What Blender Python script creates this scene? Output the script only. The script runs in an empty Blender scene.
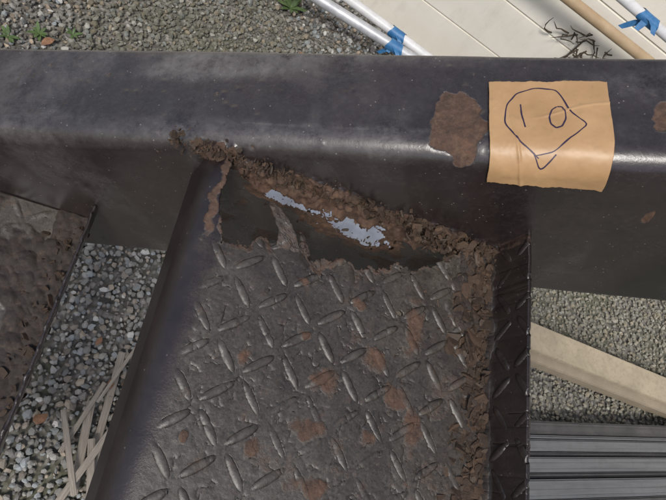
import bpy, bmesh, math, numpy as np
from mathutils import Vector, Matrix
rng=np.random.default_rng(7)
S=bpy.context.scene
COL=S.collection

# ---------------------------------------------------------------- noise
TAB=[np.random.default_rng(100+i).random((256,256)) for i in range(12)]
def vn(x,y,k):
    T=TAB[k%12]; xi=np.floor(x).astype(int); yi=np.floor(y).astype(int)
    fx=x-xi; fy=y-yi; fx=fx*fx*(3-2*fx); fy=fy*fy*(3-2*fy)
    a=T[xi&255,yi&255]; b=T[(xi+1)&255,yi&255]; c=T[xi&255,(yi+1)&255]; d=T[(xi+1)&255,(yi+1)&255]
    return (a*(1-fx)+b*fx)*(1-fy)+(c*(1-fx)+d*fx)*fy
def fbm(x,y,sc,octv=4,seed=0,g=.5):
    x=np.asarray(x,float);y=np.asarray(y,float)
    r=0;a=1;t=0
    for i in range(octv):
        r=r+a*vn(x*sc*2**i+17.3*i+seed*3.1,y*sc*2**i+9.7*i+seed*5.7,seed+i); t+=a; a*=g
    return r/t
def sst(a,b,x):
    t=np.clip((x-a)/(b-a),0,1); return t*t*(3-2*t)

# ---------------------------------------------------------------- mesh helper
def mesh(name,V,F,mat=None,attr=None,smooth=False,parent=None):
    V=np.asarray(V,np.float32);F=np.asarray(F,np.int32)
    me=bpy.data.meshes.new(name)
    me.vertices.add(len(V)); me.vertices.foreach_set("co",V.ravel())
    k=F.shape[1]; n=len(F)
    me.loops.add(n*k); me.loops.foreach_set("vertex_index",F.ravel())
    me.polygons.add(n)
    me.polygons.foreach_set("loop_start",np.arange(0,n*k,k,dtype=np.int32))
    try: me.polygons.foreach_set("loop_total",np.full(n,k,dtype=np.int32))
    except Exception: pass
    me.polygons.foreach_set("use_smooth",np.full(n,smooth,dtype=bool))
    me.update(calc_edges=True); me.validate()
    if attr is not None:
        for an,arr in attr.items():
            A=me.color_attributes.new(an,'FLOAT_COLOR','POINT')
            c=np.ones((len(V),4),np.float32); arr=np.asarray(arr); c[:,:arr.shape[1]]=arr
            A.data.foreach_set("color",c.ravel())
    ob=bpy.data.objects.new(name,me); COL.objects.link(ob)
    if mat: me.materials.append(mat)
    if parent: ob.parent=parent
    return ob
def empty(name):
    e=bpy.data.objects.new(name,None); COL.objects.link(e); return e
def gridF(nu,nv,keep=None):
    i=np.arange(nu-1)[:,None]*nv+np.arange(nv-1)[None,:]
    F=np.stack([i,i+nv,i+nv+1,i+1],-1).reshape(-1,4)
    return F if keep is None else F[keep.reshape(-1)]
def box(name,a,b,mat,parent=None,bev=.003,rot=0,loc=(0,0,0)):
    bm=bmesh.new(); bmesh.ops.create_cube(bm,size=1)
    a=Vector(a);b=Vector(b)
    for v in bm.verts: v.co=Vector([(a[i]+b[i])/2+v.co[i]*(b[i]-a[i]) for i in range(3)])
    if bev: bmesh.ops.bevel(bm,geom=bm.edges[:],offset=bev,segments=2,affect='EDGES')
    me=bpy.data.meshes.new(name); bm.to_mesh(me); bm.free()
    o=bpy.data.objects.new(name,me); COL.objects.link(o); me.materials.append(mat)
    o.location=loc; o.rotation_euler=(0,0,rot)
    if parent: o.parent=parent
    return o
def tube(name,p0,p1,r,mat,parent=None,seg=24,caps=True):
    p0=Vector(p0);p1=Vector(p1);d=(p1-p0).normalized()
    a=d.orthogonal().normalized(); c=d.cross(a)
    V=[];F=[]
    for p in (p0,p1):
        for rr in (r,r*.86):
            for i in range(seg):
                t=2*math.pi*i/seg; V.append(p+a*math.cos(t)*rr+c*math.sin(t)*rr)
    n=seg
    for i in range(n):
        j=(i+1)%n
        F+=[(i,j,2*n+j,2*n+i),(n+i,3*n+i,3*n+j,n+j),(i,n+i,n+j,j),(2*n+i,2*n+j,3*n+j,3*n+i)]
    return mesh(name,[tuple(v) for v in V],F,mat,smooth=True,parent=parent)
def sweep(pts,r,seg=5):
    V=[];F=[]
    n=len(pts)
    for i,p in enumerate(pts):
        p=Vector(p); d=(Vector(pts[min(i+1,n-1)])-Vector(pts[max(i-1,0)])).normalized()
        a=d.orthogonal().normalized(); c=d.cross(a)
        rr=r[i] if hasattr(r,'__len__') else r
        for k in range(seg):
            t=2*math.pi*k/seg; V.append(tuple(p+a*math.cos(t)*rr+c*math.sin(t)*rr))
    for i in range(n-1):
        for k in range(seg):
            F.append((i*seg+k,i*seg+(k+1)%seg,(i+1)*seg+(k+1)%seg,(i+1)*seg+k))
    return V,F

def ico(sub):
    bm=bmesh.new(); bmesh.ops.create_icosphere(bm,subdivisions=sub,radius=1)
    V=np.array([v.co[:] for v in bm.verts]); F=np.array([[v.index for v in f.verts] for f in bm.faces]); bm.free()
    return V,F
ICO={1:ico(1),2:ico(2)}
def chunks(name,P,size,mat,col,flat=(.5,.9),jit=.22,sub=1,tilt=.5,parent=None,smooth=False,seed=1,facet=0,side=0):
    R=np.random.default_rng(seed)
    B,BF=ICO[sub]; n=len(P); m=len(B)
    V=np.repeat(B[None],n,0)*(1+R.normal(0,jit,(n,m,1)))
    if facet:
        for k in range(facet):
            nn=R.normal(size=(n,1,3)); nn/=np.linalg.norm(nn,axis=2,keepdims=True)
            d=(V*nn).sum(2,keepdims=True); lim=R.uniform(.45,.8,(n,1,1))
            V=V-nn*np.maximum(d-lim,0)
    for k in range(side):
        a=R.uniform(0,2*np.pi,(n,1)); nn=np.stack([np.cos(a),np.sin(a),0*a],-1)
        d=(V*nn).sum(2,keepdims=True); lim=R.uniform(.35,.75,(n,1,1)); V=V-nn*np.maximum(d-lim,0)
    if side: V[:,:,2]=np.clip(V[:,:,2]*1.6,-.8,.8)+V[:,:,0]**2*.08
    sc=np.stack([R.uniform(.7,1.25,n),R.uniform(.6,1.1,n),R.uniform(*flat,n)],1)
    V=V*sc[:,None,:]*np.asarray(size).reshape(n,1,1)
    az=R.uniform(0,2*np.pi,n); tx=R.normal(0,tilt,n); ty=R.normal(0,tilt,n)
    def rot(a,ax):
        c,s=np.cos(a),np.sin(a);M=np.zeros((n,3,3));i,j=[(1,2),(2,0),(0,1)][ax]
        M[:,ax,ax]=1;M[:,i,i]=c;M[:,j,j]=c;M[:,i,j]=-s;M[:,j,i]=s;return M
    M=rot(tx,0)@rot(ty,1)@rot(az,2)
    V=np.einsum('nij,nmj->nmi',M,V)+np.asarray(P)[:,None,:]
    F=(BF[None]+(np.arange(n)*m)[:,None,None]).reshape(-1,3)
    C=np.repeat(np.asarray(col)[:,None,:],m,1).reshape(-1,3)
    return mesh(name,V.reshape(-1,3),F,mat,{"Col":C},smooth,parent)

# ---------------------------------------------------------------- node helper
class NT:
    def __init__(s,name):
        s.m=bpy.data.materials.new(name); s.m.use_nodes=True; s.t=s.m.node_tree; s.t.nodes.clear()
        s.out=s.n('ShaderNodeOutputMaterial'); s.b=s.n('ShaderNodeBsdfPrincipled')
        s.t.links.new(s.b.outputs[0],s.out.inputs[0])
        s.co=s.n('ShaderNodeTexCoord').outputs['Object']
    def n(s,k,**kw):
        x=s.t.nodes.new(k)
        for a,v in kw.items(): setattr(x,a,v)
        return x
    def set(s,inp,v):
        if isinstance(v,bpy.types.NodeSocket): s.t.links.new(v,inp)
        elif isinstance(v,(tuple,list)): inp.default_value=(*v,1) if len(v)==3 and inp.type=='RGBA' else v
        else: inp.default_value=v
    def noise(s,sc,det=5,rough=.6,vec=None,dist=0):
        x=s.n('ShaderNodeTexNoise'); s.set(x.inputs['Vector'],vec or s.co); x.inputs['Scale'].default_value=sc
        x.inputs['Detail'].default_value=det; x.inputs['Roughness'].default_value=rough; x.inputs['Distortion'].default_value=dist
        return x.outputs['Fac']
    def voro(s,sc,feat='F1',vec=None,rand=1):
        x=s.n('ShaderNodeTexVoronoi',feature=feat); s.set(x.inputs['Vector'],vec or s.co); x.inputs['Scale'].default_value=sc
        x.inputs['Randomness'].default_value=rand
        return x
    def ramp(s,f,a,b,lo=0,hi=1):
        x=s.n('ShaderNodeMapRange',clamp=True); s.set(x.inputs[0],f); x.inputs[1].default_value=a;x.inputs[2].default_value=b
        x.inputs[3].default_value=lo;x.inputs[4].default_value=hi; return x.outputs[0]
    def cr(s,f,*stops):
        x=s.n('ShaderNodeValToRGB'); e=x.color_ramp.elements
        for i,(p,c) in enumerate(stops):
            q=e[i] if i<2 else e.new(p); q.position=p; q.color=(*c,1)
        s.set(x.inputs[0],f); return x.outputs[0]
    def mix(s,f,a,b,mode='MIX'):
        x=s.n('ShaderNodeMix',data_type='RGBA',blend_type=mode); s.set(x.inputs[0],f); s.set(x.inputs[6],a); s.set(x.inputs[7],b); return x.outputs[2]
    def math(s,op,a,b=0):
        x=s.n('ShaderNodeMath',operation=op); s.set(x.inputs[0],a); s.set(x.inputs[1],b); return x.outputs[0]
    def bump(s,h,st=.3,d=.001,nrm=None):
        x=s.n('ShaderNodeBump'); x.inputs['Strength'].default_value=st; x.inputs['Distance'].default_value=d
        s.set(x.inputs['Height'],h)
        if nrm: s.set(x.inputs['Normal'],nrm)
        return x.outputs[0]
    def attr(s,name):
        x=s.n('ShaderNodeAttribute'); x.attribute_name=name; return x.outputs['Color']
    def sep(s,c):
        x=s.n('ShaderNodeSeparateColor'); s.set(x.inputs[0],c); return x.outputs
    def mapv(s,scale):
        x=s.n('ShaderNodeMapping'); s.set(x.inputs[0],s.co); x.inputs['Scale'].default_value=scale; return x.outputs[0]
    def fin(s,col,rough,nrm=None,metal=0,coat=0,spec=.5):
        s.set(s.b.inputs['Base Color'],col); s.set(s.b.inputs['Roughness'],rough)
        if nrm: s.set(s.b.inputs['Normal'],nrm)
        s.set(s.b.inputs['Metallic'],metal); s.b.inputs['Coat Weight'].default_value=coat
        s.b.inputs['Specular IOR Level'].default_value=spec
        return s.m

def rust_color(t):
    return t.mix(t.ramp(t.noise(500,4,.75),.35,.7),
        t.cr(t.noise(90,6,.75),(.28,(.018,.009,.007)),(.5,(.066,.030,.017)),(.72,(.18,.085,.045))),
        t.cr(t.noise(160,5,.75),(.3,(.028,.015,.010)),(.72,(.19,.115,.068))))
def steel_mat(name,c1,c2,r0,r1,spec_amt=1.0,dustc=(.20,.18,.15),tread=False):
    t=NT(name); A=t.sep(t.attr("m")); B=t.sep(t.attr("n"))
    base=t.mix(t.ramp(t.noise(14,7,.7),.35,.65),c1,c2)
    base=t.mix(t.ramp(t.noise(300,6,.75),.5,.8,0,.30),base,(.11,.095,.085))
    base=t.mix(t.ramp(t.noise(38,8,.75),.5,.68,0,.55),base,(.018,.013,.012))
    df=t.math('MULTIPLY',A[2],t.ramp(t.noise(48,9,.8),.36,.66))
    base=t.mix(df,base,dustc)
    if tread:
        base=t.mix(t.ramp(t.noise(750,5,.8),.55,.70,0,.6),base,(.21,.18,.14))
        base=t.mix(t.ramp(t.noise(430,6,.8),.50,.62,0,.75),base,(.016,.012,.009))
        base=t.mix(t.ramp(t.noise(26,8,.78),.48,.64,0,.55),base,(.022,.016,.013))
        base=t.mix(t.ramp(t.noise(120,6,.8),.55,.72,0,.5),base,(.11,.062,.036))
        base=t.mix(t.math('MULTIPLY',B[0],t.ramp(t.noise(110,7,.8),.44,.64,0,.55)),base,(.15,.138,.118))
        base=t.mix(t.math('MULTIPLY',B[2],t.ramp(t.noise(60,5,.7),.3,.6,.2,.7)),base,(.014,.010,.008))
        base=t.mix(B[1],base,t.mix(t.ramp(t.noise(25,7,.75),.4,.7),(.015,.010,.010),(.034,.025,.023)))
    vo=t.voro(420); big=t.ramp(t.sep(vo.outputs['Color'])[0],.955,.965)
    sp=t.math('MULTIPLY',t.ramp(vo.outputs['Distance'],.12,.25,1,0),big)
    base=t.mix(t.math('MULTIPLY',sp,.6*spec_amt),base,(.36,.33,.28))
    rc=rust_color(t)
    rm=t.ramp(t.math('ADD',A[0],t.math('MULTIPLY',t.math('SUBTRACT',t.noise(260,6,.75),.5),.9)),.34,.66)
    col=t.mix(rm,base,rc)
    if tread:
        pm=t.ramp(t.math('ADD',A[1],t.math('MULTIPLY',t.math('SUBTRACT',t.noise(200,6,.75),.5),.6)),.40,.55)
        col=t.mix(pm,col,t.cr(t.noise(140,7,.8),(.30,(.010,.007,.005)),(.52,(.028,.018,.013)),(.74,(.10,.065,.043))))
        rm=t.math('MAXIMUM',rm,pm)
    ro=t.math('ADD',t.ramp(t.noise(30,7,.75),.3,.7,r0,r1),t.math('MULTIPLY',df,.22))
    if tread: ro=t.mix(B[1],ro,(.24,.24,.24))
    ro=t.mix(rm,ro,(.75,.75,.75))
    h=t.math('ADD',t.math('MULTIPLY',t.noise(700,5,.75),.45 if tread else .2),t.math('MULTIPLY',t.math('MULTIPLY',t.noise(420,7,.85),rm),1.8))
    h=t.math('ADD',h,t.math('MULTIPLY',t.noise(70,5,.6),.6))
    return t.fin(col,ro,t.bump(h,.6,.0008),spec=.75)
M_beam=steel_mat("stringer_paint",(.018,.013,.013),(.032,.024,.024),.15,.30,.9,(.145,.135,.13))
M_tread=steel_mat("checker_plate_paint",(.034,.027,.021),(.064,.053,.041),.24,.44,.4,(.15,.135,.112),True)
t=NT("rust_flakes"); c=t.mix(t.ramp(t.noise(350,5,.75),.4,.75,0,.6),t.attr("Col"),(.10,.062,.038)); c=t.mix(.45,c,t.cr(t.noise(1200,3,.7),(.3,(.010,.007,.005)),(.7,(.13,.08,.05))))
M_crust=t.fin(c,.7,t.bump(t.noise(900,5,.8),.8,.001))
t=NT("gravel_stone"); c=t.mix(t.ramp(t.noise(160,4,.7),.3,.8,0,.35),t.attr("Col"),(.16,.15,.14),)
M_stone=t.fin(c,.85,t.bump(t.noise(350,4,.7),.5,.001))

# ---------------------------------------------------------------- STAIRCASE
stair=empty("steel_staircase")
TH=math.atan(.605); ce,se=math.cos(TH),math.sin(TH)
YW=.1945; QT=.0028; QB=-.2054; R=.016; YE=.275
def prof():
    L=[]
    L.append((-.27,.214,QB,0,-1))
    r=.012
    for a in np.linspace(0,90,7)[:-1]:
        a=math.radians(a); L.append((QB,YW+r-r*math.sin(a),QB+r-r*math.cos(a),-math.sin(a),-math.cos(a)))
    for q in np.arange(QB+r,QT-R,.0014): L.append((q,YW,q,-1,0))
    s0=QT-R
    for a in np.linspace(0,90,18):
        ar=math.radians(a); L.append((s0+R*ar,YW+R-R*math.cos(ar),QT-R+R*math.sin(ar),-math.cos(ar),math.sin(ar)))
    s1=s0+R*math.pi/2
    for y in np.arange(YW+R+.0015,YE,.0015): L.append((s1+y-YW-R,y,QT,0,1))
    se_=L[-1][0]
    for a in np.linspace(0,180,9):
        ar=math.radians(a); L.append((se_+.004,YE+.004*math.sin(ar),QT-.004+.004*math.cos(ar),math.sin(ar),math.cos(ar)))
    for y,q in ((.25,QT-.008),(.22,QT-.008),(.204,QT-.012)): L.append((-.3,y,q,0,0))
    for q in np.arange(QT-.02,-.12,-.002): L.append((-.3,.1978,q,0,0))
    for y,q in ((.200,-.15),(.2005,QB+.02),(.204,QB+.009),(.214,QB+.006)):
        L.append((-.3,y,q,0,0))
    return np.array(L)
PR=prof()
def beam_pt(l,y,q):
    return np.stack([l*ce-q*se,y,l*se+q*ce],-1)
def make_beam(name,ydir=1,yoff=0,fine=True):
    if fine: ls=np.concatenate([np.arange(-2.6,-.32,.05),np.arange(-.32,.62,.0013),np.arange(.62,1.4,.05)])
    else: ls=np.arange(-2.6,1.4,.05)
    Lg,_=np.meshgrid(ls,PR[:,0],indexing='ij')
    s=np.repeat(PR[None,:,0],len(ls),0); y=np.repeat(PR[None,:,1],len(ls),0).copy(); q=np.repeat(PR[None,:,2],len(ls),0).copy()
    ny=PR[None,:,3]; nq=PR[None,:,4]
    x=Lg*ce-q*se; z=Lg*se+q*ce
    outer=(s>-.25)
    wob=(fbm(x,z,60,4,1)-.5)*.022+(fbm(x,z,220,3,2)-.5)*.012
    top=np.interp(x,[-.03,-.015,.01,.03,.08,.15,.2,.25,.27],[-.02,.008,.013,.010,.007,.006,.011,.011,-.01])
    bot=np.interp(x,[-.03,-.015,.03,.05,.2,.25,.27],[.0,-.01,-.02,-.04,-.04,-.02,.0])
    web=(s<.0)
    joint=sst(0,.004,top+wob-z)*sst(0,.006,z-bot-wob)*(x>-.035)*(x<.285)*web
    lower=sst(.42,.66,fbm(x,z,45,5,4))*(z<.005)*(z>-.2)*sst(.02,.04,x)*sst(.27,.22,x)*web*.6
    def blob(lc,sc,rl,rs,seed,rot=0):
        dl=(Lg-lc);ds=(s-sc)
        a=dl*math.cos(rot)+ds*math.sin(rot); b=-dl*math.sin(rot)+ds*math.cos(rot)
        d=np.sqrt((a/rl)**2+(b/rs)**2)+(fbm(Lg,s,70,4,seed)-.5)*1.1
        return sst(1.15,.85,d)
    rust=np.maximum.reduce([joint,lower,blob(.170,.020,.017,.025,5,.25),blob(.296,.035,.012,.012,6),blob(.300,-.055,.003,.008,3)])
    spots=np.zeros_like(rust)
    RS=np.random.default_rng(3)
    for k in range(20):
        lc=RS.uniform(-.3,.4); sc=RS.uniform(-.02,.08); rr=RS.uniform(.0006,.002)
        spots=np.maximum(spots,sst(1.3,.7,np.hypot(Lg-lc,s-sc)/rr))
    rust=np.maximum(rust,spots*.6)
    # corroded-through openings in the web
    dxs=np.where(s<-.28,-.0015,0.); dzs=np.where(s<-.28,.004,0.)
    X1=x+dxs; Z1=z+dzs
    hd=np.minimum(np.hypot((X1-.137)/.037,(Z1+.044+.10*(X1-.137))/.0185)+(fbm(X1,Z1,75,5,7,.65)-.5)*1.5,
                  np.hypot((X1-.076)/.024,(Z1+.035)/.0095)+(fbm(X1,Z1,100,5,8,.65)-.5)*1.4)
    hd=np.where(s<-.28,hd/1.25,hd)
    hd=np.where((np.abs(y-YW)<.004),hd,9)
    if fine: rust=np.maximum(rust,sst(1.7,1.2,hd)*(s>-.25))
    dust=np.clip(sst(-.012,.012,s)*(.12+1.0*sst(.38,.72,fbm(Lg,s*5,5,5,9)))+.40*sst(.45,.7,fbm(Lg*3,s,7,5,3)),0,1)  # flange streaks: dust and grime plus sky reflection put into the colour
    dust=np.maximum(dust,.9*sst(.0015,.0,np.abs(s-.0145+.002*fbm(Lg,s,15,3,1)))*sst(.45,.65,fbm(Lg,s*0,20,4,6)))
    if not fine: rust*=0
    h=(fbm(Lg,s,9,3,1)-.5)*.0016
    h=h+rust*((fbm(Lg,s,300,3,2)-.5)*.0022+(fbm(Lg,s,90,3,3)-.5)*.003-.0003)
    h=h+joint*(.0012+.005*sst(.45,.75,fbm(x,z,140,4,5)))
    bl=np.zeros_like(h)
    for k in range(150):
        lc=RS.uniform(-.3,.5)if k%3 else RS.uniform(-.3,.0); sc=RS.uniform(-.0,.075); rr=RS.uniform(.0009,.0028)
        d=np.hypot(Lg-lc,s-sc)/rr; bl=np.maximum(bl,np.clip(1-d*d,0,1)*rr*.25)
    h=(h+bl)*outer
    y=y+ny*h; q=q+nq*h
    P=beam_pt(Lg,yoff+ydir*y,q)
    nu,nv=P.shape[:2]
    P=np.concatenate([P,P[:,:1]],1)
    def cl(a): return np.concatenate([a,a[:,:1]],1)
    m=np.stack([cl(rust*outer+.9*(s<-.28)),cl(rust*0),cl(dust*outer)],-1).reshape(-1,3)
    keep=(cl(hd)>.98)[:-1,:-1] if fine else None
    F=gridF(nu,nv+1,keep)
    if ydir<0: F=F[:,::-1]
    return mesh(name,P.reshape(-1,3),F[:,::-1],M_beam,{"m":m},True,stair)
make_beam("stringer")
make_beam("stringer_near",-1,-.36-.06,False)

def tread_profile(ds):
    pts=[]
    for t_ in np.linspace(0,1,int(.022/ds)): pts.append((.0035+.004*t_,-.046+.024*t_))
    cx,cz,r=.0295,-.022,.022
    n=int(r*math.pi/2/ds)
    for a in np.linspace(0,90,n)[1:]:
        a=math.radians(a); pts.append((cx-r*math.cos(a),cz+r*math.sin(a)))
    for x in np.arange(.0295+ds,.2385,ds): pts.append((x,0))
    r2=.005
    for a in np.linspace(0,86,max(5,int(.0075/ds))):
        a=math.radians(a); pts.append((.2385+r2*math.sin(a),r2-r2*math.cos(a)))
    n=int(.038/ds); x0,z0=pts[-1]
    for t_ in np.linspace(0,1,n)[1:]: pts.append((x0+.0025*t_,z0+(.043-z0)*t_))
    return np.array(pts)
def bars(u,v,p=.0208,wide=0.):
    i=np.round(u/p); j=np.round(v/p); best=np.zeros_like(u)
    for di in (-1,0,1):
        for dj in (-1,0,1):
            ii=i+di;jj=j+dj; par=((ii+jj)%2==0)
            dx=u-ii*p; dy=v-jj*p
            ang=np.where(par,math.radians(38),math.radians(-52))
            a=dx*np.cos(ang)+dy*np.sin(ang); b=-dx*np.sin(ang)+dy*np.cos(ang)
            hw=(.0017+wide)*np.clip(1-(a/(.0118+wide))**2,0,1)
            hgt=sst(1.2,.35,np.abs(b)/np.maximum(hw,1e-4))*np.clip(hw/.0011,0,1)
            best=np.maximum(best,hgt)
    return best
def ysm(x):
    return np.interp(x,[.018,.024,.027,.031,.050,.056,.064,.072,.084,.092,.101,.111,.122,.128,.145,.162,.18,.196,.215,.23,.243],
                  [.20,.150,.142,.132,.134,.144,.140,.147,.146,.137,.135,.140,.146,.137,.148,.152,.158,.168,.178,.187,.193])
def ylow(x,y=None):
    if y is None: y=x*0
    return ysm(x)+(fbm(x,y,110,4,1,.6)-.5)*.022
RUSTSPOTS=[(.063,.062,.0035,.005),(.119,.060,.010,.009),(.111,.028,.012,.006),(.080,.011,.005,.006),(.121,-.003,.012,.006),(.150,.082,.010,.008),(.10,.085,.004,.003),(.135,.115,.006,.004),(.155,.03,.006,.005),(.09,.12,.005,.003),(.17,.06,.009,.008),(.04,.01,.002,.003),(.178,.11,.008,.02),(.185,.04,.008,.015)]
def make_tread(name,ox,oz,kind):
    ds={'main':.00055,'low':.0013,'far':.006}[kind]
    pf=tread_profile(ds)
    if kind=='far': ys=np.linspace(-.62,YW,60)
    else: ys=np.concatenate([np.arange(-.615,-.11,.006),np.arange(-.11,YW+.0003,ds)])
    d=np.gradient(pf,axis=0); L=np.hypot(d[:,0],d[:,1]); nx,nz=-d[:,1]/L,d[:,0]/L
    s=np.concatenate([[0],np.cumsum(np.hypot(*np.diff(pf,axis=0).T))])
    X=np.repeat(pf[:,0][:,None],len(ys),1); Z=np.repeat(pf[:,1][:,None],len(ys),1); Yg=np.repeat(ys[None],len(pf),0)
    Sg=np.repeat(s[:,None],len(ys),1)
    u=Sg-.044; 
    flat=sst(.054,.060,Sg)
    bm_=bars(u+.004,Yg+.003)*flat
    halo=np.clip(bars(u+.004,Yg+.003,wide=.0011)*flat-bm_,0,1)
    wear=fbm(X,Yg,30,4,3)
    wf=np.clip(.25+2.0*(wear-.25),.15,1.1)
    h=bm_*.00105*wf
    bm_=bm_*np.clip(wf,0,1)
    lipz=sst(.002,.01,Z)
    dlip=np.clip(.2435-X,0,1)
    edge=.020+.018*sst(.08,.17,Yg)+(fbm(X,Yg,45,4,6)-.5)*.036
    crust=sst(edge,edge-.008,dlip)*(1-sst(.001,.013,Z+(fbm(Yg,Z,60,3,2)-.5)*.012))
    if kind!='main': crust=np.maximum(crust,sst(.30,.55,fbm(X,Yg,20,4,2))*(1-sst(.01,.03,Z)))
    yl=ylow(X,Yg) if kind=='main' else np.full_like(X,.35)
    ys_=ysm(X) if kind=='main' else yl
    nearedge=sst(.010,.0,yl-Yg+(fbm(X,Yg,80,4,5)-.5)*.02)*(X>.026)
    rust=nearedge*.6
    if kind=='main':
        for (a,b,ra,rb) in RUSTSPOTS:
            dd=np.hypot((X-a)/ra,(Yg-b)/rb)+(fbm(X,Yg,120,4,int(a*1000)%7)-.5)*1.3
            rust=np.maximum(rust,sst(1.6,.4,dd)*(Z<.001)*.75)
        rust=np.maximum(rust,sst(.0045,.001,np.abs(X-.0215-(fbm(X*0,Yg,90,4,2)-.5)*.010))*sst(.120,.145,Yg+(fbm(X,Yg,200,2,2)-.5)*.02)*.8)
    gen=sst(.56,.75,fbm(X,Yg,60,5,8))*.42*flat*(1-lipz)
    rust=np.maximum(rust,gen)
    rust=np.clip(rust,0,1)
    h+=(fbm(X,Yg,10,2,1)-.5)*.0020*flat
    h-=sst(.60,.75,fbm(X,Yg,170,3,4))*.0004*flat
    h+=(fbm(X,Yg,300,2,9)-.5)*.0003*flat
    h+=rust*((fbm(X,Yg,260,3,5)-.5)*.0012)
    h+=crust*(.0010+(fbm(X,Yg,110,4,7)-.35)*.006)
    if kind!='far':
        X2=X+nx[:,None]*h; Z2=Z+nz[:,None]*h
    else: X2,Z2=X,Z
    if kind=='main':
        Z2=Z2-sst(.014,0,ys_-Yg)*(sst(.03,.04,X))*(X<.2)*.004*(fbm(X,Yg,30,2,4)-.2)
    dust=np.clip(.10+1.0*(fbm(X,Yg,9,5,2)-.25),0,1)*(.0+1.*flat)*(1-lipz)
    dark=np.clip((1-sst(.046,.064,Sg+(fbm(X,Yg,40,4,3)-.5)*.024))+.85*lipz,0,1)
    P=np.stack([X2+ox,Yg,Z2+oz],-1)
    keep=None
    if kind=='main':
        Xc=X[:-1,:-1];Yc=Yg[:-1,:-1];Sc=Sg[:-1,:-1]
        lim=.0225+(vn(Yc*220,Yc*0,3)-.5)*.005+(fbm(Yc,Yc*0,60,2,5)-.5)*.006
        hole=(Yc>yl[:-1,:-1])&(Xc>lim)&(Z[:-1,:-1]<.004)&(Sc>.03)
        ph=(np.hypot((Xc-.226)/.0035,(Yc-.067)/.0045)<1)|(np.hypot((Xc-.165)/.003,(Yc-.118)/.002)<1)
        keep=~(hole|ph)
    F=gridF(len(pf),len(ys),keep)[:,::-1]
    ob=mesh(name,P.reshape(-1,3),F,M_tread,{"m":np.stack([rust,crust,dust],-1).reshape(-1,3),"n":np.stack([bm_,dark,halo],-1).reshape(-1,3)},True,stair)
    sm=ob.modifiers.new("thick","SOLIDIFY"); sm.thickness=.0028; sm.offset=-1
    return ob
make_tread("tread",0,0,'main')
make_tread("tread_lower",-.315,-.205,'low')
for k in range(2,7): make_tread("tread_low_%d"%k,-.315*k,-.205-.19*(k-1),'far')
for k in (1,2): make_tread("tread_up_%d"%k,.315*k,.19*k,'far')

# ------ rust flakes
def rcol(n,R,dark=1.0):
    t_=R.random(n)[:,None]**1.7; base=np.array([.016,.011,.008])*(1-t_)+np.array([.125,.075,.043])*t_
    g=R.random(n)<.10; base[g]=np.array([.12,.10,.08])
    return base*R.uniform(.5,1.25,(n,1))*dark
def put_crust(name,n,fx,sz,seed,flat=(.08,.22),tilt=.3,sub=2,dark=1.0,side=4):
    R_=np.random.default_rng(seed); P=fx(R_,n); n=len(P)
    s=R_.uniform(0,1,n)**2.2*(sz[1]-sz[0])+sz[0]
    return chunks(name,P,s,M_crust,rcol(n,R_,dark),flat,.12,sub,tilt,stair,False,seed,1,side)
def lipc(R_,n):
    y=R_.uniform(-.11,.19,n*3); w=.019+.022*sst(.07,.16,y)+(fbm(y,y*0,40,3,2)-.5)*.024
    d=np.abs(R_.normal(0,.55,n*3))*w; d=np.minimum(d,w*1.5)
    x=.2395-d; z=np.maximum(0,(1-d/np.maximum(w,.01)))*.007*R_.uniform(.1,1,n*3)+.0008
    k=(y<ysm(x)+.002); P=np.stack([x,y,z],1)[k]; return P[:n]
put_crust("rust_flakes_corner",2100,lipc,(.0007,.0085),21,tilt=.32)
def lipd(R_,n):
    y=R_.uniform(-.11,.19,n); z=R_.uniform(.0,1,n)**2*.014; return np.stack([.2425+R_.normal(0,.0008,n),y,z],1)
put_crust("rust_flakes_lip",160,lipd,(.0008,.0028),22,tilt=1.2)
def jn(R_,n):
    x=R_.uniform(-.02,.25,n); z=R_.normal(.0,.006,n); return np.stack([x,YW-.001-R_.uniform(0,.0030,n),z],1)
put_crust("rust_flakes_joint",1200,jn,(.0006,.0042),23,tilt=1.0)
def jn2(R_,n):
    x=R_.uniform(.16,.245,n); y=YW-np.abs(R_.normal(0,.010,n)); z=R_.uniform(0,.010,n); return np.stack([x,y,z],1)
put_crust("rust_flakes_inner",420,jn2,(.0010,.0060),24,tilt=.7)
def deb(R_,n):
    x=R_.uniform(.055,.18,n); z=-.028-R_.uniform(0,1,n)*.035-.1*(x-.1); return np.stack([x,.1965+R_.uniform(-.002,.004,n),z],1)
put_crust("rust_flakes_opening",70,deb,(.0008,.0045),28,tilt=1.2,dark=.6)
def edgec(R_,n):
    x=R_.uniform(.03,.21,n); y=ysm(x)-np.abs(R_.normal(0,.003,n))-.001; return np.stack([x,y,np.full(n,-.0005)],1)
put_crust("rust_flakes_edge",220,edgec,(.0005,.0024),25,tilt=.4)
def lowc(R_,n):
    x=R_.uniform(.10,.243,n)-.315; y=R_.uniform(-.1,.19,n); d=(-.0715-x); z=-.205+np.clip(.010-d*.2,0.001,1)*R_.uniform(.1,1,n); return np.stack([x,y,z],1)
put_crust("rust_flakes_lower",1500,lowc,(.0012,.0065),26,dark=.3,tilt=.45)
def sprk(R_,n):
    x=R_.uniform(.03,.22,n); y=R_.uniform(-.1,.13,n); return np.stack([x,y,np.full(n,.0008)],1)
put_crust("rust_crumbs",500,sprk,(.0003,.0012),27,sub=1)
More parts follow.
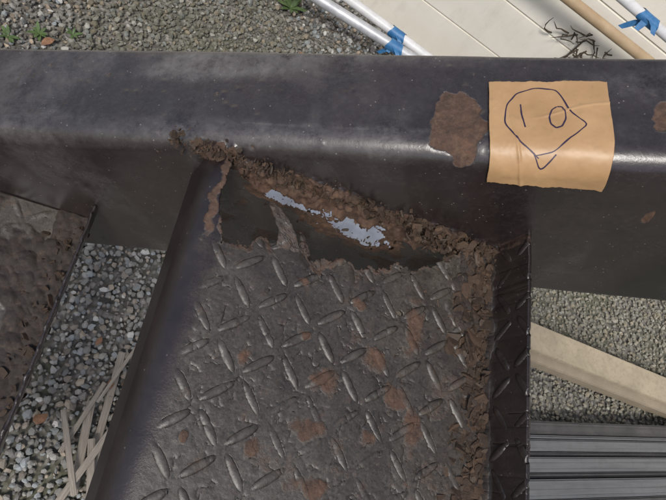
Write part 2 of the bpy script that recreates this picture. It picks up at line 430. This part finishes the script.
def sliver(name,pts,w,seed):
    R_=np.random.default_rng(seed); V=[];F=[]
    for i,(p,ww) in enumerate(zip(pts,w)):
        p=np.array(p); V+= [tuple(p+np.array([ww,0,R_.normal(0,.0012)])),tuple(p),tuple(p-np.array([ww,0,R_.normal(0,.0012)]))]
        if i:
            b=3*i; F+=[(b-3,b-2,b+1,b),(b-2,b-1,b+2,b+1)]
    m=np.zeros((len(V),3)); m[:,0]=.42; m[:,1]=.42; m[:,2]=.1
    o=mesh(name,V,F,M_tread,{"m":m},False,stair); sm=o.modifiers.new("t","SOLIDIFY"); sm.thickness=.0018
    sb=o.modifiers.new("s","SUBSURF"); sb.levels=sb.render_levels=3; sb.subdivision_type='CATMULL_CLARK'
    tx=bpy.data.textures.new(name,'CLOUDS'); tx.noise_scale=.004
    dm=o.modifiers.new("d","DISPLACE"); dm.texture=tx; dm.strength=.003; dm.texture_coords='LOCAL'
sliver("torn_sliver_a",[(.077,.136,-.001),(.074,.147,.0015),(.068,.155,.005),(.061,.163,.006),(.056,.168,.002)],[.010,.0075,.006,.005,.002],1)
sliver("torn_sliver_b",[(.088,.138,-.001),(.086,.150,-.003),(.083,.158,-.006)],[.006,.003,.0006],2)

# ---------------------------------------------------------------- TAPE
def surf(l,s,off):
    s0=QT-R; s1=s0+R*math.pi/2
    l=np.asarray(l,float); s=np.asarray(s,float)
    a=np.clip((s-s0)/R,0,math.pi/2)
    y=np.where(s<s0,YW,YW+R-R*np.cos(a))+np.maximum(s-s1,0)
    q=np.where(s<s0,s,QT-R+R*np.sin(a))
    y=y-np.cos(a)*off; q=q+np.sin(a)*off
    return beam_pt(l,y,q)
def tmap(u_,v_):
    l0=.1923+(.1872-.1923)*v_; l1=.2614+(.2592-.2614)*v_
    b0=-.0205-.0034*u_; b1=.0535+.0025*u_
    return l0+(l1-l0)*u_, b0+(b1-b0)*v_
def toff(u_,v_):
    ridge=np.exp(-((v_-.62-.12*u_+.05*np.sin(u_*5))/.012)**2)*.0005*sst(.3,.5,u_)+np.exp(-((u_-.30+.18*v_)/.014)**2)*.0006*sst(.75,.45,v_)
    return .0018+.0012*fbm(u_,v_,5,4,3)+.0003*np.sin(u_*7+v_*4)+ridge
nl,ns=180,190
U,Vv=np.meshgrid(np.linspace(0,1,nl),np.linspace(0,1,ns),indexing='ij')
l,s=tmap(U,Vv)
l=l+.0012*(fbm(U*0,Vv,6,3,1)-.5)*(U-.5)*2
fr=(vn(U*60,U*0,2)-.5)*.0009+(fbm(U,U*0,7,2,5)-.5)*.0022
s=s+fr*np.where(Vv<.5,(1-2*Vv)**6,.6*np.abs(2*Vv-1)**6)
P=surf(l,s,toff(U,Vv))
t=NT("cloth_tape"); uvn=t.attr("uv")
w=t.n('ShaderNodeTexWave',wave_type='BANDS',bands_direction='Y'); t.set(w.inputs['Vector'],uvn); w.inputs['Scale'].default_value=15; w.inputs['Distortion'].default_value=.6
w2=t.n('ShaderNodeTexWave',wave_type='BANDS',bands_direction='X'); t.set(w2.inputs['Vector'],uvn); w2.inputs['Scale'].default_value=22
c=t.mix(t.ramp(t.noise(40,5,.6),.3,.7),(.38,.225,.105),(.49,.305,.15))
c=t.mix(t.math('MULTIPLY',w.outputs['Fac'],.5),c,(.24,.13,.058))
c=t.mix(t.ramp(t.noise(150,6,.75),.55,.75,0,.3),c,(.20,.12,.07))
M_tape=t.fin(c,.42,t.bump(t.math('ADD',w.outputs['Fac'],t.math('MULTIPLY',w2.outputs['Fac'],.5)),.8,.0004))
tape=mesh("cloth_tape_label",P.reshape(-1,3),gridF(nl,ns),M_tape,{"uv":np.stack([U,Vv,U*0],-1).reshape(-1,3)},True)
sm=tape.modifiers.new("t","SOLIDIFY"); sm.thickness=.0004; sm.offset=0
t=NT("ink"); M_ink=t.fin((.028,.016,.045),.5)
def ink(name,pts,closed=False,r=.00044,wob=.02):
    pts=[( (px-488)/120,1-(py-85)/101) for px,py in pts]
    if closed: pts=pts+[pts[0]]
    d=[]
    for (a,b),(c_,d_) in zip(pts[:-1],pts[1:]):
        for k in range(8): f=k/8; d.append((a+(c_-a)*f,b+(d_-b)*f))
    d.append(pts[-1])
    d=np.array(d); k=np.array([1,2,3,2,1])/9.
    sm_=np.stack([np.convolve(np.pad(d[:,i],2,'edge'),k,'valid') for i in (0,1)],1)
    if not closed: sm_=sm_+(np.stack([fbm(np.arange(len(d))*.13,d[:,0]*0,1,2,1),fbm(np.arange(len(d))*.13,d[:,0]*0,1,2,4)],1)-.5)*wob
    u_,v_=sm_[:,0],sm_[:,1]
    l_,s_=tmap(u_,v_)
    o_=toff(u_,v_)
    P_=surf(l_,s_,o_+.00034)
    T_=np.gradient(P_,axis=0); T_/=np.linalg.norm(T_,axis=1,keepdims=True)
    N_=surf(l_,s_,o_+.01)-surf(l_,s_,o_); N_/=np.linalg.norm(N_,axis=1,keepdims=True)
    W_=np.cross(T_,N_)*(r*(.6+.8*fbm(u_*20,v_*20,1,2,1)))[:,None]
    V=np.stack([P_+W_,P_-W_],1).reshape(-1,3)
    F=[(2*i,2*i+1,2*i+3,2*i+2) for i in range(len(P_)-1)]
    mesh(name,V,F,M_ink,None,True,tape)
ink("ink_outline",[(538,158),(517,146),(503,130),(507,110),(517,98),(535,92),(556,94),(568,116),(585,128),(570,140),(552,152),(531,156)])
ink("ink_tip",[(531,153),(541,167),(555,153)])
ink("ink_one",[(520,109),(521,121),(524,134)],wob=.005)
ink("ink_zero",[(556,112),(551,115),(548,122),(549,129),(554,133),(560,131),(564,124),(564,117),(561,112)],True)

# ---------------------------------------------------------------- GROUND
GZ=-1.5
t=NT("ground_gravel")
vo=t.voro(55)
c=t.cr(t.sep(vo.outputs['Color'])[0],(.0,(.09,.085,.075)),(.5,(.19,.18,.16)),(1,(.33,.31,.28)))
c=t.mix(t.ramp(vo.outputs['Distance'],.3,.7,0,.6),c,(.08,.075,.06))
c=t.mix(t.ramp(t.noise(1.2,4,.6),.45,.65,0,.7),c,(.10,.11,.055))
M_ground=t.fin(c,.95,t.bump(vo.outputs['Distance'],.8,.01))
box("ground",(-40,-40,-.3),(40,40,0),M_ground,None,0,0,(0,0,GZ-.004))
def gcol(P,R_):
    n=len(P); v=R_.beta(2.0,3.0,n)*.40+.05
    c=np.stack([v*1.0,v*.97,v*.90],1)
    k=R_.random(n); b=k<.22; c[b]=np.stack([v[b]*1.15,v[b]*.92,v[b]*.68],1)
    w=k>.955; c[w]=np.array([.58,.57,.53])
    g=(k>.25)&(k<.42); c[g]=np.stack([v[g]*.82,v[g]*.92,v[g]*.97],1)
    gap_light=(sst(.5,.3,P[:,0])*sst(1.0,.7,P[:,1]))[:,None]  # stones around the stair gap coloured lighter to offset the stair's shade
    c=c*(1-.40*gap_light)*(1+.4*gap_light)+gap_light*.40*np.array([.27,.26,.235])
    m=sst(1.1,1.6,P[:,0])[:,None]; c=c*(1-m*.6)+m*.6*np.array([.29,.27,.19])
    m2=(sst(.45,.7,fbm(P[:,0],P[:,1],1.8,3,4))*sst(.6,1.2,P[:,1]))[:,None]; c=c*(1-m2*.55)+m2*.55*np.array([.13,.125,.07])
    return np.clip(c,0,.75)
def field(x0,x1,y0,y1,sp,seed,r0,r1):
    R_=np.random.default_rng(seed)
    gx,gy=np.meshgrid(np.arange(x0,x1,sp),np.arange(y0,y1,sp)); n=gx.size
    r=R_.uniform(0,1,n)**1.6*(r1-r0)+r0
    P=np.stack([gx.ravel()+R_.uniform(-.6,.6,n)*sp,gy.ravel()+R_.uniform(-.6,.6,n)*sp,GZ+r*.3+R_.uniform(-.002,.006,n)],1)
    return P,r
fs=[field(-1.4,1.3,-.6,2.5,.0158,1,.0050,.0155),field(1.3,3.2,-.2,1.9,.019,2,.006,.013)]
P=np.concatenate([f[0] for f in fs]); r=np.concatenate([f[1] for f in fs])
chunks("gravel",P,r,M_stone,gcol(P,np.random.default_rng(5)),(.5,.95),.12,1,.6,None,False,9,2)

t=NT("weathered_wood"); v=t.mapv((60,3,60))
c=t.cr(t.noise(5,6,.7,v),(.3,(.17,.14,.11)),(.7,(.40,.36,.31)))
M_wood=t.fin(c,.85,t.bump(t.noise(8,5,.7,v),.5,.002))
slats=empty("broken_wood_slats")
for i,(x,y,L_,a,w_) in enumerate([(-.02,.10,.34,.05,.011),(.015,.04,.30,-.12,.009),(-.05,-.02,.26,.14,.012),(.03,.18,.2,.3,.006),(-.075,.06,.22,-.25,.007),(.0,-.1,.22,.3,.010),(.045,.0,.25,.02,.006),(-.03,-.08,.3,-.35,.010),(-.08,-.04,.24,.45,.008),(-.02,.2,.2,-.3,.005)]):
    box("slat_%d"%(i+1),(-w_,-L_/2,0),(w_,L_/2,.006),M_wood,slats,.001,a,(x,y,GZ+.014+.005*i))
t=NT("dead_leaf"); M_leaf=t.fin(t.cr(t.noise(60,4,.6),(.3,(.12,.06,.03)),(.7,(.30,.16,.09))),.8)
def leaves(name,cs,mat,size,seed,tilt=.35,z=GZ+.022):
    R_=np.random.default_rng(seed); V=[];F=[]
    out=[(0,0),(.25,.22),(.5,.3),(.8,.18),(1,0),(.8,-.18),(.5,-.3),(.25,-.22)]
    for (x,y) in cs:
        a=R_.uniform(0,6.28); sz=size*R_.uniform(.6,1.2); b=len(V); tl=R_.normal(0,tilt)
        for (p,q) in out:
            X_=p*sz;Y_=q*sz; V.append((x+X_*math.cos(a)-Y_*math.sin(a),y+X_*math.sin(a)+Y_*math.cos(a),z+abs(q)*sz*.5+p*sz*tl*.6+.002))
        F.append(tuple(range(b,b+8)))
    return mesh(name,V,F,mat,None,False)
leaves("dead_leaves",[(-.03,.15),(.0,.17),(-.2,.02),(-.17,.05),(.05,.25),(-.6,1.3),(.3,1.7),(.1,1.5),(-.3,1.2),(-.1,.3)],M_leaf,.045,2)
t=NT("weed_green"); M_weed=t.fin(t.cr(t.noise(50,3,.6),(.3,(.04,.075,.02)),(.7,(.10,.16,.05))),.6)
def weed(x,y,n,seed,sz=.045):
    R_=np.random.default_rng(seed); V=[];F=[]
    for k in range(n):
        a=R_.uniform(0,6.28); L_=sz*R_.uniform(.5,1.3); h=R_.uniform(.2,.9); w_=L_*.16
        for j,f in enumerate((0,.35,.7,1)):
            ww=w_*[.3,1,.8,.05][j]
            cx=x+math.cos(a)*L_*f; cy=y+math.sin(a)*L_*f; cz=GZ+.01+L_*h*f*(1.4-f*.7)
            V+=[(cx-math.sin(a)*ww,cy+math.cos(a)*ww,cz),(cx+math.sin(a)*ww,cy-math.cos(a)*ww,cz)]
        b=len(V)-8
        for j in range(3): F.append((b+2*j,b+2*j+1,b+2*j+3,b+2*j+2))
    mesh("weed_plant",V,F,M_weed,None,True)
for i,(x,y,n,sz) in enumerate([(.19,1.96,26,.06),(.14,2.02,16,.05),(-.66,1.31,14,.035),(-.56,1.36,10,.03),(-.74,1.25,12,.035)]): weed(x,y,n,30+i,sz)
t=NT("pale_plastic"); M_pl=t.fin(t.mix(t.ramp(t.noise(7,6,.7),.35,.65),(.42,.46,.52),(.27,.29,.33)),.4)
U2,V2=np.meshgrid(np.linspace(0,1,60),np.linspace(0,1,40),indexing='ij')
P=np.stack([.28+.67*U2,.66+.44*V2+.02*np.sin(U2*7),GZ+.035+.05*fbm(U2*2,V2,4,4,2)],-1).reshape(-1,3)
mesh("plastic_sheet",P,gridF(60,40),M_pl,None,True)

# ---------------------------------------------------------------- HOUSE WALL, SCAFFOLD
t=NT("white_siding"); c=t.mix(t.ramp(t.noise(3,6,.65),.35,.7,0,.6),(.84,.80,.71),(.70,.65,.54))
c=t.mix(t.ramp(t.noise(14,7,.75,t.mapv((1,1,.3))),.52,.75,0,.35),c,(.50,.45,.36))
M_wall=t.fin(c,.6,t.bump(t.noise(90,3,.6),.1,.002))
ang=-math.atan2(.121,.451)
wall=empty("siding_wall")
wall.location=(.46,2.2,GZ); wall.rotation_euler=(0,0,ang)
nb=13
for i in range(nb):
    h=.24
    box("siding_board_%d"%(i+1),(-4,.0,i*h+.0025),(6,.14,(i+1)*h-.0025),M_wall,wall,.003)
t=NT("wall_core"); M_core=t.fin((.45,.42,.36),.8)
box("wall_core",(-3.99,.008,0),(5.99,.13,nb*.24-.02),M_core,wall,0)
t=NT("galvanised_pipe"); c=t.mix(t.ramp(t.noise(20,5,.7),.35,.65),(.38,.39,.41),(.54,.55,.57)); M_pipe=t.fin(c,t.ramp(t.noise(15,4,.6),.3,.7,.35,.55),None,.35)
t=NT("white_pipe"); M_wpipe=t.fin(t.mix(t.ramp(t.noise(12,5,.7),.4,.7),(.66,.66,.66),(.48,.48,.48)),.4)
t=NT("tan_pole"); M_tan=t.fin(t.mix(t.ramp(t.noise(12,5,.7),.4,.7),(.34,.24,.14),(.43,.32,.20)),.6)
def ext(p0,p1,a,b):
    p0=Vector(p0);p1=Vector(p1);d=(p1-p0); return p0-d*a,p1+d*b
t=NT("blue_tape"); M_blue=t.fin(t.mix(t.ramp(t.noise(60,3,.6),.3,.7),(.02,.11,.27),(.05,.19,.39)),.45)
def tie(parent,p,d,r,seed):
    R_=np.random.default_rng(seed); p=Vector(p); d=Vector(d).normalized(); a=d.orthogonal().normalized(); c_=d.cross(a)
    V=[];F=[];n=28
    for j in range(4):
        for i in range(n):
            t_=2*math.pi*i/n; rr=r*(1.08+.10*R_.random()); V.append(tuple(p+d*((j-1.5)*.024+.006*math.sin(t_*2+j))+a*math.cos(t_)*rr+c_*math.sin(t_)*rr))
    for j in range(3):
        for i in range(n): F.append((j*n+i,j*n+(i+1)%n,(j+1)*n+(i+1)%n,(j+1)*n+i))
    for k in range(3):
        b=len(V); q=p+a*r*math.cos(k*2.)+c_*r*math.sin(k*2.)
        dirv=Vector((R_.normal(),-abs(R_.normal()),R_.normal())).normalized()
        for f in range(4):
            w_=d*(.018-.003*f); pp=q+dirv*(.016*f)+Vector((0,0,-.004*f*f)); V+= [tuple(pp+w_),tuple(pp-w_)]
        for f in range(3): F.append((b+2*f,b+2*f+1,b+2*f+3,b+2*f+2))
    o=mesh("blue_tape_tie",V,F,M_blue,None,True,parent); return o
def pipe(name,p0,p1,a,b,r,mat,ties=()):
    q0,q1=ext(p0,p1,a,b); e=empty(name); tube("tube",q0,q1,r,mat,e)
    for k,f in enumerate(ties): tie(e,Vector(p0).lerp(Vector(p1),f),q1-q0,r,40+k)
    for q in (q0,q1):
        if q.z>GZ+.1: tube("leg",(q.x,q.y,GZ),(q.x,q.y,q.z+.15),r,mat,e)
    return e
pipe("scaffold_pipe",(.282,1.873,-1.3),(.687,1.806,-1.3),6,7,.024,M_pipe,(.93,))
pipe("scaffold_pipe",(.412,1.954,-1.3),(.814,1.845,-1.3),6,7,.022,M_wpipe,(.62,))
pipe("scaffold_pipe",(1.2,1.90,-.8),(1.603,1.80,-.8),6,5,.022,M_tan,())
pipe("scaffold_pipe",(1.088,1.538,-.5),(1.262,1.486,-.5),12,10,.016,M_wpipe,(.55,))
V=[];F=[];Rv=np.random.default_rng(8)
t=NT("dry_stem"); M_stem=t.fin((.06,.045,.03),.9)
for k in range(22):
    p=Vector((1.388+Rv.normal(0,.07),1.95,-.956+Rv.normal(0,.03))); pts=[]
    p.y=2.2-.268*(p.x-.46)-.02
    d=Vector((Rv.normal()*1,-.1,Rv.normal()*.4)).normalized()
    for j in range(6):
        pts.append(tuple(p)); d=(d+Vector((Rv.normal()*.5,0,Rv.normal()*.5))).normalized(); p=p+d*.022
    v_,f_=sweep(pts,[.004,.004,.003,.003,.002,.001],5); b=len(V); V+=v_; F+=[tuple(i+b for i in q) for q in f_]
pts=[(1.37,1.925,GZ),(1.38,1.93,-1.3),(1.40,1.935,-1.1),(1.388,1.93,-.93)]
v_,f_=sweep(pts,[.006,.005,.005,.004],6); b=len(V); V+=v_; F+=[tuple(i+b for i in q) for q in f_]
mesh("dry_vine",V,F,M_stem,None,True)

# ---------------------------------------------------------------- RIGHT
t=NT("pale_board"); c=t.mix(t.ramp(t.noise(9,7,.7),.35,.7),(.32,.27,.19),(.44,.37,.26)); c=t.mix(t.ramp(t.noise(45,7,.75),.5,.7,0,.6),c,(.20,.165,.12))
M_tim=t.fin(c,.8,t.bump(t.noise(120,5,.7),.3,.002))
t=NT("board_edge"); c=t.mix(t.ramp(t.noise(9,7,.7),.35,.7),(.24,.20,.14),(.34,.28,.20))
M_tim2=t.fin(c,.85,t.bump(t.noise(120,5,.7),.3,.002))
tb=empty("timber_board"); tb.location=(1.50,.70,GZ); tb.rotation_euler=(0,0,-.075)
box("board_body",(-1.3,-.085,0.02),(2.4,.055,.085),M_tim2,tb,.004)
box("cap_board",(-1.3,-.045,.085),(2.4,.075,.11),M_tim,tb,.003)
t=NT("aluminium_profile"); c=t.mix(t.ramp(t.noise(3,4,.6,t.mapv((1,20,20))),.35,.65),(.15,.15,.148),(.20,.20,.195)); c=t.mix(t.ramp(t.noise(18,7,.75),.5,.72,0,.4),c,(.10,.095,.085)); M_al=t.fin(c,.42,None,.35)
t=NT("dark_profile"); M_ald=t.fin(t.mix(t.ramp(t.noise(10,6,.7),.35,.65),(.06,.058,.055),(.10,.095,.09)),.5,None,.2)
st=empty("metal_profile_stack"); st.location=(1.53,.364,GZ); st.rotation_euler=(0,0,.167)
yy=0
for i,(w_,h,mm) in enumerate([(.05,.10,M_ald),(.012,.108,M_al),(.045,.085,M_al),(.016,.07,M_ald),(.055,.09,M_al),(.02,.07,M_ald),(.07,.095,M_al),(.05,.09,M_ald),(.06,.09,M_al)]):
    yy-=w_+.003
    box("profile_%d"%(i+1),(-1.0,yy,.0),(2.5,yy+w_,h),mm,st,.006)
    for k in range(int(w_/.024)):
        box("rib_%d_%d"%(i+1,k+1),(-1.0,yy+.009+k*.022,h),(2.5,yy+.012+k*.022,h+.0015),mm,st,.0005)

# ---------------------------------------------------------------- CAMERA / LIGHT
X_=Vector((.908,-.299,-.292)).normalized();Y_=Vector((.166,.898,-.406));Y_=(Y_-X_*Y_.dot(X_)).normalized();Z_=X_.cross(Y_)
M=Matrix(((X_[0],X_[1],X_[2],0),(Y_[0],Y_[1],Y_[2],0),(Z_[0],Z_[1],Z_[2],.32),(0,0,0,1)))
cam=bpy.data.cameras.new("camera"); co=bpy.data.objects.new("camera",cam); COL.objects.link(co); co.matrix_world=M
cam.sensor_width=36; cam.lens=520/666*36; cam.clip_start=.01; cam.clip_end=200
S.camera=co
sd=Vector((-.25,-.52,.80)).normalized()
sun=bpy.data.lights.new("sun",'SUN'); so=bpy.data.objects.new("sun",sun); COL.objects.link(so)
so.rotation_euler=sd.to_track_quat('Z','Y').to_euler(); sun.energy=2.2; sun.angle=math.radians(12); sun.color=(1,.97,.92)
W=bpy.data.worlds.new("World"); S.world=W; W.use_nodes=True; nt=W.node_tree
bg=nt.nodes['Background']; sk=nt.nodes.new('ShaderNodeTexSky'); sk.sky_type='NISHITA'; sk.sun_disc=False
sk.sun_elevation=math.asin(sd.z); sk.sun_rotation=math.atan2(sd.x,sd.y); sk.air_density=1.0; sk.dust_density=3
nt.links.new(sk.outputs[0],bg.inputs[0]); bg.inputs[1].default_value=.13
S.view_settings.view_transform='Standard'; S.view_settings.look='None'; S.view_settings.exposure=0
